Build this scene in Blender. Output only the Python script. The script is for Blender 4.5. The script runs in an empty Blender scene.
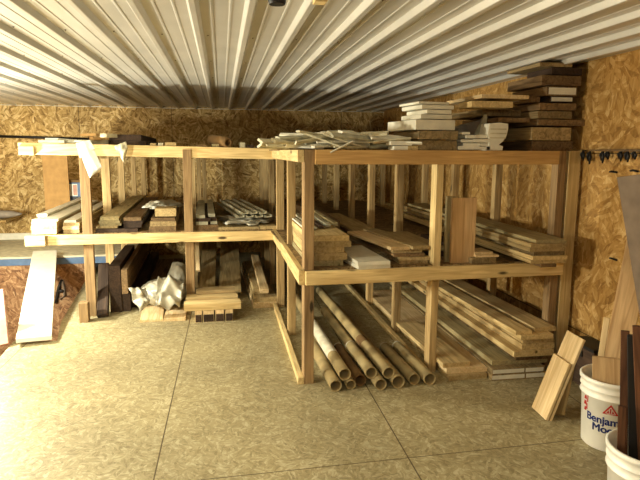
import bpy, bmesh, math, random
from math import sin, cos, pi, radians
from mathutils import Vector, Matrix, noise
random.seed(7)
scene = bpy.context.scene
COL = scene.collection

# ------------------------------------------------------------------ camera
F, YAW, PITCH, ROLL, H = 575.0, .2018, .1544, .0053, 1.5
CAM = Matrix.Rotation(-YAW, 4, 'Z') @ Matrix.Rotation(pi/2 - PITCH, 4, 'X') @ Matrix.Rotation(ROLL, 4, 'Z')
CAM.translation = (0, 0, H)
cd = bpy.data.cameras.new('camera'); cam = bpy.data.objects.new('camera', cd); COL.objects.link(cam)
cam.matrix_world = CAM
cd.sensor_width = 36; cd.lens = F/640*36; cd.clip_start = .02
scene.camera = cam
O = Vector((0, 0, H)); R3 = CAM.to_3x3()
def ray(px, py): return (R3 @ Vector((px-320, 240-py, -F))).normalized()
def at(px, py, Y):
    d = ray(px, py); return O + d*(Y/d.y)
def atz(px, py, z):
    d = ray(px, py); return O + d*((z-H)/d.z)
def atx(px, py, X):
    d = ray(px, py); return O + d*(X/d.x)

XR, D, HC = 2.80, 8.45, 2.095
SK = .033                                     # the building runs slightly askew to the rack's front
WX0 = at(579, 200, 3.5).x+.012
def WX(Y): return WX0+SK*(Y-3.5)
def atw(px, py, off=0.):
    d = ray(px, py); t = (WX0-off-SK*3.5)/(d.x-SK*d.y); return O+d*t
YF, YL = 3.4956, 5.365
T, S, RH = 1.505, .758, .089

# ------------------------------------------------------------------ materials
def lin(c):
    return tuple((v/255/12.92 if v/255 <= .04045 else ((v/255+.055)/1.055)**2.4) for v in c) + (1,)
class N:
    def __init__(s, name):
        s.m = bpy.data.materials.new(name); s.m.use_nodes = True
        s.t = s.m.node_tree; s.b = s.t.nodes['Principled BSDF']
    def n(s, kind, **kw):
        x = s.t.nodes.new(kind)
        for k, v in kw.items():
            if k in x.inputs.keys(): x.inputs[k].default_value = v
            else: setattr(x, k, v)
        return x
    def l(s, a, ao, b, bi): s.t.links.new(a.outputs[ao], b.inputs[bi])
    def ramp(s, stops):
        r = s.n('ShaderNodeValToRGB'); e = r.color_ramp.elements
        while len(e) < len(stops): e.new(.5)
        for q, (p, c) in zip(e, stops): q.position = p; q.color = c
        return r
    def bump(s, src, so, strength=.2, dist=.002):
        b = s.n('ShaderNodeBump', Strength=strength, Distance=dist); s.l(src, so, b, 'Height'); s.l(b, 'Normal', s.b, 'Normal')

def wood(name, dark, light, axis='y', rough=.75, var=.25, knots=True, seed=0.):
    w = N(name)
    tc = w.n('ShaderNodeTexCoord'); oi = w.n('ShaderNodeObjectInfo')
    off = w.n('ShaderNodeVectorMath', operation='MULTIPLY_ADD')
    w.l(tc, 'Object', off, 0)
    cmb = w.n('ShaderNodeCombineXYZ')
    for i in 'XYZ': w.l(oi, 'Random', cmb, i)
    ml = w.n('ShaderNodeVectorMath', operation='SCALE'); ml.inputs['Scale'].default_value = 37.+seed; w.l(cmb, 0, ml, 0)
    ad = w.n('ShaderNodeVectorMath', operation='ADD'); w.l(tc, 'Object', ad, 0); w.l(ml, 0, ad, 1)
    sc = {'x': (1.6, 24, 24), 'y': (24, 1.6, 24), 'z': (24, 24, 1.6)}[axis]
    mp = w.n('ShaderNodeMapping'); mp.inputs['Scale'].default_value = sc; w.l(ad, 0, mp, 'Vector')
    nz = w.n('ShaderNodeTexNoise', Scale=1.6, Detail=4., Distortion=1.2); w.l(mp, 0, nz, 'Vector')
    n2 = w.n('ShaderNodeTexNoise', Scale=2.3, Detail=2.); w.l(ad, 0, n2, 'Vector')
    rp = w.ramp([(.3, lin(dark)), (.72, lin(light))]); w.l(nz, 'Fac', rp, 'Fac')
    # broad tone differences in the timber
    mr = w.n('ShaderNodeMapRange'); mr.inputs['To Min'].default_value = 1-var; mr.inputs['To Max'].default_value = 1+var
    w.l(oi, 'Random', mr, 'Value')
    m2 = w.n('ShaderNodeMapRange'); m2.inputs['From Min'].default_value = .3; m2.inputs['From Max'].default_value = .7
    m2.inputs['To Min'].default_value = .82; m2.inputs['To Max'].default_value = 1.12; w.l(n2, 'Fac', m2, 'Value')
    mm = w.n('ShaderNodeMath', operation='MULTIPLY'); w.l(mr, 0, mm, 0); w.l(m2, 0, mm, 1)
    hs = w.n('ShaderNodeHueSaturation'); w.l(rp, 'Color', hs, 'Color'); w.l(mm, 0, hs, 'Value')
    last = hs
    if knots:
        mk = w.n('ShaderNodeMapping'); mk.inputs['Scale'].default_value = {'x': (2.2, 7, 7), 'y': (7, 2.2, 7), 'z': (7, 7, 2.2)}[axis]
        w.l(ad, 0, mk, 'Vector')
        vo = w.n('ShaderNodeTexVoronoi', Scale=1.); w.l(mk, 0, vo, 'Vector')
        kr = w.ramp([(.06, (1, 1, 1, 1)), (.11, (0, 0, 0, 1))]); w.l(vo, 'Distance', kr, 'Fac')
        mx = w.n('ShaderNodeMix', data_type='RGBA'); w.l(kr, 'Color', mx, 'Factor'); w.l(hs, 'Color', mx, 6)
        mx.inputs[7].default_value = lin(tuple(c*.45 for c in dark)); w.l(mx, 2, w.b, 'Base Color')
    else: w.l(hs, 'Color', w.b, 'Base Color')
    w.b.inputs['Roughness'].default_value = rough
    w.b.inputs['Specular IOR Level'].default_value = .25
    w.bump(nz, 'Fac', .25, .002)
    return w.m

def osb(name, cols, plane, rough=.7, scale=1., seams=None, seamcol=(70, 55, 30)):
    w = N(name)
    tc = w.n('ShaderNodeTexCoord'); sp = w.n('ShaderNodeSeparateXYZ'); w.l(tc, 'Object', sp, 0)
    cb = w.n('ShaderNodeCombineXYZ'); a, b = plane
    w.l(sp, a, cb, 'X'); w.l(sp, b, cb, 'Y')
    # wobble
    nz = w.n('ShaderNodeTexNoise', Scale=9.*scale, Detail=2.); w.l(cb, 0, nz, 'Vector')
    sc = w.n('ShaderNodeVectorMath', operation='SCALE'); sc.inputs['Scale'].default_value = .035; w.l(nz, 'Color', sc, 0)
    ad = w.n('ShaderNodeVectorMath', operation='ADD'); w.l(cb, 0, ad, 0); w.l(sc, 0, ad, 1)
    outs = []
    for k, (cs, st) in enumerate(((8., (8, 38, 1)), (13., (13, 62, 1)))):
        cv = w.n('ShaderNodeTexVoronoi', Scale=cs*scale); w.l(ad, 0, cv, 'Vector'); cv.inputs['Randomness'].default_value = 1
        s2 = w.n('ShaderNodeSeparateColor'); w.l(cv, 'Color', s2, 0)
        an = w.n('ShaderNodeMath', operation='MULTIPLY'); an.inputs[1].default_value = 3.14*(.8 if k else 1); w.l(s2, 0, an, 0)
        vr = w.n('ShaderNodeVectorRotate', rotation_type='Z_AXIS'); w.l(ad, 0, vr, 'Vector'); w.l(an, 0, vr, 'Angle')
        mp = w.n('ShaderNodeMapping'); mp.inputs['Scale'].default_value = tuple(v*scale for v in st); w.l(vr, 0, mp, 'Vector')
        fv = w.n('ShaderNodeTexVoronoi', Scale=1.); w.l(mp, 0, fv, 'Vector')
        s3 = w.n('ShaderNodeSeparateColor'); w.l(fv, 'Color', s3, 0); outs.append(s3)
    mx = w.n('ShaderNodeMath', operation='MULTIPLY_ADD'); w.l(outs[0], 0, mx, 0); mx.inputs[1].default_value = .6
    m3 = w.n('ShaderNodeMath', operation='MULTIPLY'); w.l(outs[1], 1, m3, 0); m3.inputs[1].default_value = .4; w.l(m3, 0, mx, 2)
    rp = w.ramp([(.08, lin(cols[0])), (.38, lin(cols[1])), (.62, lin(cols[2])), (.92, lin(cols[3]))]); w.l(mx, 0, rp, 'Fac')
    bn = w.n('ShaderNodeTexNoise', Scale=1.1, Detail=3.); w.l(cb, 0, bn, 'Vector')
    mr = w.n('ShaderNodeMapRange'); mr.inputs['From Min'].default_value = .3; mr.inputs['From Max'].default_value = .7
    mr.inputs['To Min'].default_value = .78; mr.inputs['To Max'].default_value = 1.14; w.l(bn, 'Fac', mr, 'Value')
    hs = w.n('ShaderNodeHueSaturation'); w.l(rp, 'Color', hs, 'Color'); w.l(mr, 0, hs, 'Value')
    col = hs; outname = 'Color'
    if seams:
        # joints between sheets: list of (component, period, offset, halfwidth)
        acc = None
        for comp, per, of, hw in seams:
            s = w.n('ShaderNodeMath', operation='ADD')
            if comp == 'XS':      # joints follow the building's slightly skewed line
                k_ = w.n('ShaderNodeMath', operation='MULTIPLY_ADD'); w.l(sp, 'Y', k_, 0); k_.inputs[1].default_value = -.045; w.l(sp, 'X', k_, 2); w.l(k_, 0, s, 0); of = .372+.0
            else: w.l(sp, comp, s, 0)
            s.inputs[1].default_value = of + per*50
            md = w.n('ShaderNodeMath', operation='MODULO'); w.l(s, 0, md, 0); md.inputs[1].default_value = per
            lt = w.n('ShaderNodeMath', operation='LESS_THAN'); w.l(md, 0, lt, 0); lt.inputs[1].default_value = hw*2
            if acc:
                m = w.n('ShaderNodeMath', operation='MAXIMUM'); w.l(acc, 0, m, 0); w.l(lt, 0, m, 1); acc = m
            else: acc = lt
        mix = w.n('ShaderNodeMix', data_type='RGBA'); w.l(acc, 0, mix, 'Factor'); w.l(hs, 'Color', mix, 6)
        mix.inputs[7].default_value = lin(seamcol); w.l(mix, 2, w.b, 'Base Color')
    else: w.l(hs, 'Color', w.b, 'Base Color')
    w.b.inputs['Roughness'].default_value = rough; w.b.inputs['Specular IOR Level'].default_value = .3
    w.bump(mx, 0, .35, .003)
    return w.m

def plain(name, col, rough=.6, metal=0., spec=.3, noise_amt=.12, nscale=14., trans=0.):
    w = N(name)
    tc = w.n('ShaderNodeTexCoord'); nz = w.n('ShaderNodeTexNoise', Scale=nscale, Detail=3.); w.l(tc, 'Object', nz, 'Vector')
    rp = w.ramp([(.3, lin(tuple(c*(1-noise_amt) for c in col))), (.7, lin(tuple(min(255, c*(1+noise_amt*.5)) for c in col)))])
    w.l(nz, 'Fac', rp, 'Fac'); w.l(rp, 'Color', w.b, 'Base Color')
    w.b.inputs['Roughness'].default_value = rough; w.b.inputs['Metallic'].default_value = metal
    w.b.inputs['Specular IOR Level'].default_value = spec
    if trans: w.b.inputs['Transmission Weight'].default_value = trans
    return w.m

PINE = dict(dark=(190, 160, 106), light=(232, 208, 152))
M = {}
for ax in 'xyz': M['pine_'+ax] = wood('pine_'+ax, axis=ax, var=.14, **PINE)
M['pine_post'] = wood('pine_post', (150, 122, 80), (206, 178, 126), 'z', var=.16)
M['rail_old'] = wood('rail_orange', (176, 134, 80), (210, 170, 108), 'x', var=.05)
M['post_old'] = wood('post_weathered', (124, 98, 66), (172, 142, 100), 'z', var=.1)
M['pine_light'] = wood('pine_light', (196, 166, 116), (232, 208, 164), 'y', var=.1, knots=False)
M['oak'] = wood('oak', (176, 140, 96), (214, 182, 136), 'y', var=.12, knots=False)
M['old'] = wood('old_timber', (112, 94, 64), (176, 152, 108), 'y', var=.3)
M['mid'] = wood('mid_timber', (156, 132, 88), (206, 182, 132), 'y', var=.22)
M['brown'] = wood('brown_timber', (90, 70, 46), (146, 118, 82), 'y', var=.3)
M['dark'] = wood('dark_timber', (46, 34, 26), (78, 60, 46), 'y', var=.25, knots=False)
M['grey'] = wood('grey_timber', (132, 120, 86), (184, 168, 124), 'y', var=.2)
M['walnut'] = wood('walnut', (70, 42, 26), (112, 74, 48), 'y', var=.2, knots=False)
M['white'] = plain('white_paint', (226, 222, 204), .5, noise_amt=.05)
M['cream'] = plain('cream_paint', (204, 196, 166), .6, noise_amt=.12)
M['plastic'] = plain('white_plastic', (242, 240, 230), .35, spec=.5, noise_amt=.03)
M['inside'] = plain('bucket_inside', (200, 196, 182), .6)
M['tube'] = plain('cardboard_tube_skin', (168, 148, 104), .8, noise_amt=.2, nscale=6)
M['tube_white'] = plain('whitened_cardboard', (206, 198, 176), .8)
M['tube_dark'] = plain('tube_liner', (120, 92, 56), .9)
M['card'] = plain('cardboard', (170, 134, 84), .9, noise_amt=.08)
M['black'] = plain('black_plastic', (26, 24, 22), .5)
M['blue'] = plain('blue_paint', (84, 108, 140), .5, noise_amt=.1)
M['red'] = plain('red_ink', (176, 40, 36), .5, noise_amt=.05)
M['navy'] = plain('navy_ink', (30, 44, 104), .5, noise_amt=.05)
M['pink'] = plain('pink_board', (196, 150, 132), .7)
M['film'] = plain('plastic_film', (188, 182, 162), .35, spec=.6, trans=.15)
M['paper'] = plain('paper', (238, 236, 224), .7, noise_amt=.03)
M['plywood'] = plain('brown_grey_plywood', (116, 100, 84), .8, noise_amt=.1)
M['greyboard'] = plain('grey_panel', (138, 128, 116), .8, noise_amt=.12)
M['molding'] = plain('moulding_paint', (176, 172, 148), .55, noise_amt=.2)
M['osb_right'] = osb('osb_wall_right', [(140, 102, 52), (166, 126, 66), (182, 142, 80), (206, 172, 114)], ('Y', 'Z'), seams=[('Z', 1.2192, -.27, .003)])
M['osb_back'] = osb('osb_wall_back', [(120, 90, 46), (166, 134, 78), (194, 162, 102), (224, 198, 144)], ('X', 'Z'), seams=[('X', 1.2192, .4, .003)])
M['osb_red'] = osb('osb_stairwell', [(88, 60, 40), (126, 92, 62), (144, 110, 78), (172, 142, 106)], ('X', 'Z'))
M['osb_floor'] = osb('osb_floor', [(134, 121, 88), (156, 143, 106), (166, 153, 117), (190, 180, 146)], ('X', 'Y'), rough=.5, scale=2.0, seams=[('XS', 1.22, 0, .0035), ('Y', 2.44, -2.50, .003)], seamcol=(84, 70, 46))
M['deck'] = osb('osb_shelf', [(78, 58, 34), (120, 96, 60), (140, 114, 76), (170, 142, 98)], ('X', 'Y'))
w = N('ceiling_steel'); w.b.inputs['Base Color'].default_value = lin((214, 211, 202)); w.b.inputs['Metallic'].default_value = .35
w.b.inputs['Roughness'].default_value = .33
tc = w.n('ShaderNodeTexCoord'); nz = w.n('ShaderNodeTexNoise', Scale=3., Detail=3.); w.l(tc, 'Object', nz, 'Vector')
rp = w.ramp([(.3, lin((208, 205, 196))), (.7, lin((222, 219, 210)))]); w.l(nz, 'Fac', rp, 'Fac'); w.l(rp, 'Color', w.b, 'Base Color')
M['steel'] = w.m

# ------------------------------------------------------------------ builders
def link(name, bm, mat, parent=None, smooth=False, bevel=0):
    me = bpy.data.meshes.new(name)
    bmesh.ops.recalc_face_normals(bm, faces=bm.faces)
    bm.to_mesh(me); bm.free()
    if smooth:
        for p in me.polygons: p.use_smooth = True
    o = bpy.data.objects.new(name, me); COL.objects.link(o)
    for m in (mat if isinstance(mat, (list, tuple)) else [mat]): me.materials.append(M[m] if isinstance(m, str) else m)
    if parent: o.parent = parent
    if bevel:
        b = o.modifiers.new('bevel', 'BEVEL'); b.width = bevel; b.segments = 2; b.limit_method = 'ANGLE'
    return o
def tag(o, label=None, cat=None, group=None, kind=None):
    if label: o['label'] = label
    if cat: o['category'] = cat
    if group: o['group'] = group
    if kind: o['kind'] = kind
    return o
def empty(name, loc=(0, 0, 0), rz=0):
    o = bpy.data.objects.new(name, None); COL.objects.link(o); o.location = loc; o.rotation_euler.z = rz
    o.empty_display_size = .05
    return o
def box(bm, x0, x1, y0, y1, z0, z1, mtx=None):
    vs = [bm.verts.new(v) for v in ((x0,y0,z0),(x1,y0,z0),(x1,y1,z0),(x0,y1,z0),(x0,y0,z1),(x1,y0,z1),(x1,y1,z1),(x0,y1,z1))]
    if mtx:
        for v in vs: v.co = mtx @ v.co
    fs = [bm.faces.new([vs[i] for i in f]) for f in ((0,3,2,1),(4,5,6,7),(0,1,5,4),(1,2,6,5),(2,3,7,6),(3,0,4,7))]
    return vs, fs
def bx(name, x0, x1, y0, y1, z0, z1, mat, parent=None, bevel=0):
    bm = bmesh.new(); box(bm, x0, x1, y0, y1, z0, z1); return link(name, bm, mat, parent, bevel=bevel)
def prism(bm, pts, z0, z1):
    b = [bm.verts.new((p[0], p[1], z0)) for p in pts]; t = [bm.verts.new((p[0], p[1], z1)) for p in pts]
    bm.faces.new(b[::-1]); bm.faces.new(t); n = len(pts)
    for i in range(n): bm.faces.new((b[i], b[(i+1) % n], t[(i+1) % n], t[i]))
def lathe(bm, prof, seg=40, mtx=None, closed=False):
    rings = []
    for r, z in prof:
        rings.append([bm.verts.new((r*cos(2*pi*i/seg), r*sin(2*pi*i/seg), z)) for i in range(seg)])
    n = len(rings)
    for a in range(n if closed else n-1):
        p, q = rings[a], rings[(a+1) % n]
        for i in range(seg):
            bm.faces.new((p[i], p[(i+1) % seg], q[(i+1) % seg], q[i]))
    if mtx:
        for ring in rings:
            for v in ring: v.co = mtx @ v.co
    return rings

def plank_mesh(w, L, t, seg=6, warp=.0012, chamfer=.0025, cup=0.):
    """a sawn board: length along +Y from 0, x from 0 to w, z from 0 to t, slightly bowed and with eased edges"""
    bm = bmesh.new(); c = min(chamfer, t*.25, w*.25)
    prof = [(c, 0), (w-c, 0), (w, c), (w, t-c), (w-c, t), (c, t), (0, t-c), (0, c)]
    ph = random.random()*6; ring = []
    for k in range(seg+1):
        u = k/seg; dx = warp*sin(ph+u*3.1)*u
        ring.append([bm.verts.new((x+dx, u*L, z)) for x, z in prof])
    for k in range(seg):
        for i in range(8):
            bm.faces.new((ring[k][i], ring[k][(i+1) % 8], ring[k+1][(i+1) % 8], ring[k+1][i]))
    bm.faces.new(ring[0][::-1]); bm.faces.new(ring[-1])
    return bm
def board(px0, px1, Y, z0, z1, L, mat, label, cat='board', group=None, rz=0., name='lumber_board', rx=0., parent=None):
    """board whose near end shows between px0 and px1 at depth Y, resting at z0; runs away from the viewer"""
    a = at(px0, 200, Y); b = at(px1, 200, Y)
    # evaluate X at the right height
    def X(px, z):
        lo = at(px, 0, Y); hi = at(px, 480, Y)
        t = (z-lo.z)/(hi.z-lo.z); return lo.x + (hi.x-lo.x)*t
    x0, x1 = X(px0, (z0+z1)/2), X(px1, (z0+z1)/2)
    w_ = abs(x1-x0); L0 = L; x0, w_, L, rz = fit(x0, Y, w_, L, rz, z0, z1)
    if L < .5*L0 and DEBUG: print('SHORT', label, round(L, 2), round(L0, 2))
    REG.append((quad(0, w_, 0, L, rz, x0, Y), z0, z1))
    o = link(name, plank_mesh(w_, L, z1-z0), mat, parent)
    o.location = (x0, Y, z0); o.rotation_euler = (rx, 0, rz)
    if label: tag(o, label, cat, group)
    return o
def zat(py, Y, px=320): return at(px, py, Y).z
def hexp(px, Y): return F/Y

REG = []; DEBUG = False
def quad(x0, x1, y0, y1, ang=0., ox=0., oy=0.):
    c_, s_ = cos(ang), sin(ang)
    return [(ox+x*c_-y*s_, oy+x*s_+y*c_) for x, y in ((x0, y0), (x1, y0), (x1, y1), (x0, y1))]
def sat(a, b):
    for P_ in (a, b):
        for i in range(4):
            ex, ey = P_[(i+1) % 4][0]-P_[i][0], P_[(i+1) % 4][1]-P_[i][1]; nx, ny = -ey, ex
            pa = [x*nx+y*ny for x, y in a]; pb = [x*nx+y*ny for x, y in b]
            if max(pa) < min(pb) or max(pb) < min(pa): return False
    return True
def hits(q, z0, z1): return any(z0 < h1-.0002 and l1 < z1-.0002 and sat(q, p) for p, l1, h1 in REG)
def fit(x, y, w, L, ang, z0, z1):
    """keep a board clear of the posts and boards already placed: shorten its far end, else nudge or narrow it a little"""
    lo = min(L, .1)
    def free(x_, w_, l, a): return not hits(quad(.002, w_-.002, 0, l, a, x_, y), z0, z1)
    best = (0, x, w, lo, ang)
    for a in (ang, ang*.4-.02, -.033):
        for ws in (1, .9, .75):
            for k in range(0, 13):
                for sg in ((1, -1) if k else (1,)):
                    x_ = x+sg*k*.004+(1-ws)*w*.5; w_ = w*ws
                    if not free(x_, w_, lo, a): continue
                    l = lo
                    while l < L and free(x_, w_, min(L, l+.05), a): l = min(L, l+.05)
                    score = l/L-k*.03-(1-ws)*1.2-(0 if a == ang else .15)
                    if best[0] == 0 or score > best[0]: best = (score, x_, w_, l, a)
                if best[0] > .9-k*.03: break
    if best[0] == 0: DEBUG and print('BLOCKED', round(x, 2), round(y, 2), round(z0, 3))
    return best[1:]
ORD = ['bottom', 'second from bottom', 'third from bottom', 'fourth from bottom', 'fifth from bottom', 'sixth from bottom', 'seventh from bottom', 'eighth from bottom', 'ninth from bottom', 'tenth from bottom']
def ordn(i, n):
    if n == 1: return 'single'
    if i == n-1: return 'topmost'
    if i == n-2 and n > 3: return 'second from top'
    return ORD[i]
def pile(desc, place, Y, z, rows, L, group=None, cat='board', rz=0., name='lumber_board', gap=.0008):
    """rows bottom->top: (px0, px1, thickness in m, material, dY, L scale)"""
    out = []; n = len(rows)
    for i, r in enumerate(rows):
        px0, px1, th, mat = r[:4]; dY = r[4] if len(r) > 4 else random.uniform(-.015, .03); LS = r[5] if len(r) > 5 else random.uniform(.9, 1.03)
        d2 = r[6] if len(r) > 6 else desc
        out.append(board(px0, px1, Y+dY, z, z+th, L*LS, mat, f'{d2}, {ordn(i,n)} {place}', cat, group, rz+random.uniform(-.006, .006), name))
        z += th+gap
    return out, z
def lean(name, A, B, C, t, mat, label=None, cat='board', group=None, parent=None):
    """flat board from bottom edge A-B to top corner C (above A); thickness t away from the viewer side"""
    A, B, C = Vector(A), Vector(B), Vector(C)
    l = C-A; L = l.length; ly = l.normalized(); w = B-A; w = w - ly*w.dot(ly); W = w.length; lx = w.normalized(); lz = lx.cross(ly)
    o = link(name, plank_mesh(W, L, t), mat, parent)
    m = Matrix((lx, ly, lz)).transposed().to_4x4(); m.translation = A
    o.matrix_world = m
    if label: tag(o, label, cat, group)
    return o

# ------------------------------------------------------------------ setting
XL = -3.6
p87, p61, p57, p14, p0 = (atz(87, 278, 0), atz(61, 322, 0), atz(57, 341, 0), atz(14, 341, 0), atz(0, 357, 0))
YB = p87.y                                     # far side of the stair opening
slope = (p0.x-p14.x)/(p0.y-p14.y)
pe = (p0.x + slope*(-1.6-p0.y), -1.6)
bm = bmesh.new()
pts = [(XR, -1.6), (XR, D), (p87.x, D), (p87.x, p87.y), (p61.x, p61.y), (p57.x, p57.y), (p14.x, p14.y), pe]
prism(bm, pts, -1.5, 0); tag(link('floor', bm, 'osb_floor'), kind='structure')
tag(bx('floor_lower', XL, p57.x+.1, -1.6, YB+.1, -1.56, -1.501, 'osb_red'), kind='structure')
bm = bmesh.new(); prism(bm, [(WX(-1.6), -1.6), (3.0, -1.6), (3.0, D+.05), (WX(D+.05), D+.05)], -.02, HC+.03); tag(link('wall_right', bm, 'osb_right'), kind='structure')
REG.append(([(WX(-1.6), -1.6), (3.0, -1.6), (3.0, D), (WX(D), D)], 0, 3)); REG.append((quad(-4, 4, D-.03, D+1), 0, 3))
tag(bx('wall_back', XL-.05, XR, D, D+.05, -.02, HC+.03, 'osb_back'), kind='structure')
tag(bx('wall_left', XL-.05, XL, -1.6, D, -1.6, HC+.03, 'osb_right'), kind='structure')
tag(bx('wall_front', XL, XR, -1.65, -1.6, -1.6, HC+.03, 'osb_back'), kind='structure')
zp = at(40, 256, YB).z                         # raised landing beyond the stair opening
tag(bx('wall_stairwell', XL, p87.x+.0, YB, YB+.04, -1.5, zp-.1, 'osb_red'), kind='structure')
tag(bx('trim_1', XL, p87.x+.55, YB-.02, YB+.04, zp-.10, zp-.02, 'blue'), kind='structure')
tag(bx('floor_landing', XL, p87.x+.55, YB-.03, D, zp-.02, zp, 'cream'), kind='structure')
tag(bx('baseboard_back', XL, -1.55, D-.03, D-.001, zp, zp+.085, 'white'), kind='structure')
# ribbed steel ceiling, ribs run front to back
P = .235; bm = bmesh.new(); prof = []
x = XR - .02; n = int((XR-XL)/P)+2
ribx = at(246.5, 110, D).x
k0 = math.floor((XL-ribx)/P)
for k in range(k0, k0+n+1):
    c = ribx + k*P
    for dx, dz in ((-.026, 0), (-.014, -.025), (-.011, -.027), (.011, -.027), (.014, -.025), (.026, 0), (.068, 0), (.072, -.003), (.080, -.003), (.084, 0), (.147, 0), (.151, -.003), (.159, -.003), (.163, 0)):
        prof.append((c+dx, HC+dz))
prof = [(x_, z_) for x_, z_ in prof if XL-.02 < x_ < XR+.3]
y0, y1 = -1.6, D
lo = [[bm.verts.new((x_, y, z_)) for x_, z_ in prof] for y in (y0, y1)]
for row, y in zip(lo, (y0, y1)):
    for v in row: v.co.x += SK*(y-D)
hi = [[bm.verts.new((x_, y, HC+.012)) for x_, z_ in prof] for y in (y0, y1)]
for row, y in zip(hi, (y0, y1)):
    for v in row: v.co.x += SK*(y-D)
for i in range(len(prof)-1):
    bm.faces.new((lo[0][i], lo[1][i], lo[1][i+1], lo[0][i+1]))
    bm.faces.new((hi[0][i], hi[0][i+1], hi[1][i+1], hi[1][i]))
    bm.faces.new((lo[0][i], lo[0][i+1], hi[0][i+1], hi[0][i])); bm.faces.new((lo[1][i], hi[1][i], hi[1][i+1], lo[1][i+1]))
tag(link('ceiling', bm, 'steel'), kind='structure')
# small white closure trim at the back
tag(bx('trim_2', XL, XR, D-.012, D-.001, HC-.026, HC-.018, 'white'), kind='structure')

# screws in the ceiling sheets
bm = bmesh.new()
for k in range(k0+1, k0+n):
    for j in range(8):
        yy = 1.4+j*.9+(k % 2)*.02; xx = ribx+k*P+.046+SK*(yy-D)
        if XL+.05 < xx < XR-.05:
            bmesh.ops.create_icosphere(bm, subdivisions=1, radius=.005, matrix=Matrix.Translation((xx, yy, HC-.001)))
tag(link('trim_3', bm, 'greyboard'), kind='structure')

# ------------------------------------------------------------------ the rack
rack = empty('storage_rack', (0.66, YL, 0))
tag(rack, 'L-shaped pine storage rack of posts, rails and two shelf levels', 'rack')
def wpart(o):   # world-space mesh under an offset Empty
    o.parent = rack; o.matrix_parent_inverse = Matrix.Translation(-Vector(rack.location)); return o
def bar(name, A, B, h, d, mat, dz=0):
    """rail from A to B (top edge points), height h down, thickness d (perpendicular, horizontal, to the far/right side)"""
    A, B = Vector(A), Vector(B); l = B-A; L = l.length; ly = l.normalized()
    side = Vector((0, 0, 1)).cross(ly).normalized()
    bm = bmesh.new(); c = .003
    pr = [(-c, 0), (-d+c, 0), (-d, -c), (-d, -h+c), (-d+c, -h), (-c, -h), (0, -h+c), (0, -c)]
    up = Vector((0, 0, 1))
    rings = [[bm.verts.new(P_ + side*u + up*v) for u, v in pr] for P_ in (A, A.lerp(B, .5), B)]
    for k in range(2):
        for i in range(8): bm.faces.new((rings[k][i], rings[k][(i+1) % 8], rings[k+1][(i+1) % 8], rings[k+1][i]))
    bm.faces.new(rings[0]); bm.faces.new(rings[-1][::-1])
    return wpart(link(name, bm, mat))
def post(x, y, z0, z1, w=.064, d=.038, mat='pine_post', x_top=None, label=None):
    REG.append((quad(x, x+w, y, y+d), z0, z1))
    bm = bmesh.new(); xt = x if x_top is None else x_top
    c = .003
    pr = [(c, 0), (w-c, 0), (w, c), (w, d-c), (w-c, d), (c, d), (0, d-c), (0, c)]
    r0 = [bm.verts.new((x+a, y+b, z0)) for a, b in pr]; r1 = [bm.verts.new((xt+a, y+b, z1)) for a, b in pr]
    for i in range(8): bm.faces.new((r0[i], r0[(i+1) % 8], r1[(i+1) % 8], r1[i]))
    bm.faces.new(r0[::-1]); bm.faces.new(r1)
    return wpart(link('post', bm, mat))
def Xat(px, Y, z):
    lo = at(px, 0, Y); hi = at(px, 480, Y); t = (z-lo.z)/(hi.z-lo.z); return lo.x+(hi.x-lo.x)*t
RD = .038
X1, XC, XE = .614, .690, 2.345
# right wing, front
post(X1, YF, 0, T, .064, .089, 'post_old')
XM = Xat(436.3, YF, 1.3); post(XM, YF, S-RH, T, .05, .089, 'pine_z')
XM2 = Xat(431, YF+.04, .5); post(XM2, YF+.04, 0, S-RH, .052, .089)
post(Xat(557, YF, 1.3), YF, 0, T, .060, .075, 'post_old')
post(Xat(567.5, YF, 1.3), YF, 0, T, Xat(579, YF, 1.3)-Xat(567.5, YF, 1.3), .038, 'pine_z')
bar('rail', (X1+.066, YF+.012, T), (Xat(557, YF, 1.45), YF+.012, T), RH, RD, 'rail_old')
bar('rail', (X1, YF-.039, S), (XE+.04, YF-.039, S), RH-.003, RD, 'pine_x')
# three rows of posts going back
YS = [4.41, 5.30, 6.15, 7.05, 7.9]
XM3 = at(394.5, 300, 4.41).x
for i, y in enumerate(YS):
    post(XM3+.035*(y-4.41), y, 0, T-.012, .057, .075)
    post(at(494.5, 200, 4.41).x+SK*(y-4.41), y, 0, T-.012, .062, .06)
    for z_ in (S-.012, T-.012): bar('cross_rail', (XC+.05, y+.08, z_), (WX(y)-.05, y+.08, z_), .06, .03, 'pine_x')
XS = Xat(288, 4.5, .4)
post(XS, 4.5, 0, T, .064, .05)
post(XC-.01, YL, 0, T, .072, .05)
for y in (6.35, 7.2, 8.0): post(XC+.035*(y-YL), y, 0, T-.012, .06, .05)
# long rails front to back
bar('rail', (X1-.006, YF, T), (XC-.02, D-.02, T), RH, -.034 if 0 else .034, 'pine_y') if 0 else None
bar('rail', (X1-.039, YF-.039, S), (XC-.049, YL+.05, S), RH, RD, 'pine_y')
bar('rail', (X1-.039, YF, T-.001), (XC-.049, YL+.05, T-.001), RH*.85, RD, 'pine_y')
bar('floor_plate', (X1-.039, YF, .045), (XC-.049, YL+.05, .045), .045, RD, 'pine_y')
bar('floor_plate', (XM2-.045, YF+.05, .04), (XM3+.035*3.8-.045, D-.1, .04), .04, .038, 'pine_y')
bar('rail', (WX(YF+.1)-.05, YF+.09, S-.012), (WX(D)-.05, D-.05, S-.012), RH, RD, 'pine_y')
bar('rail', (WX(YF+.1)-.05, YF+.09, T-.012), (WX(D)-.05, D-.05, T-.012), RH, RD, 'pine_y')
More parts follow.
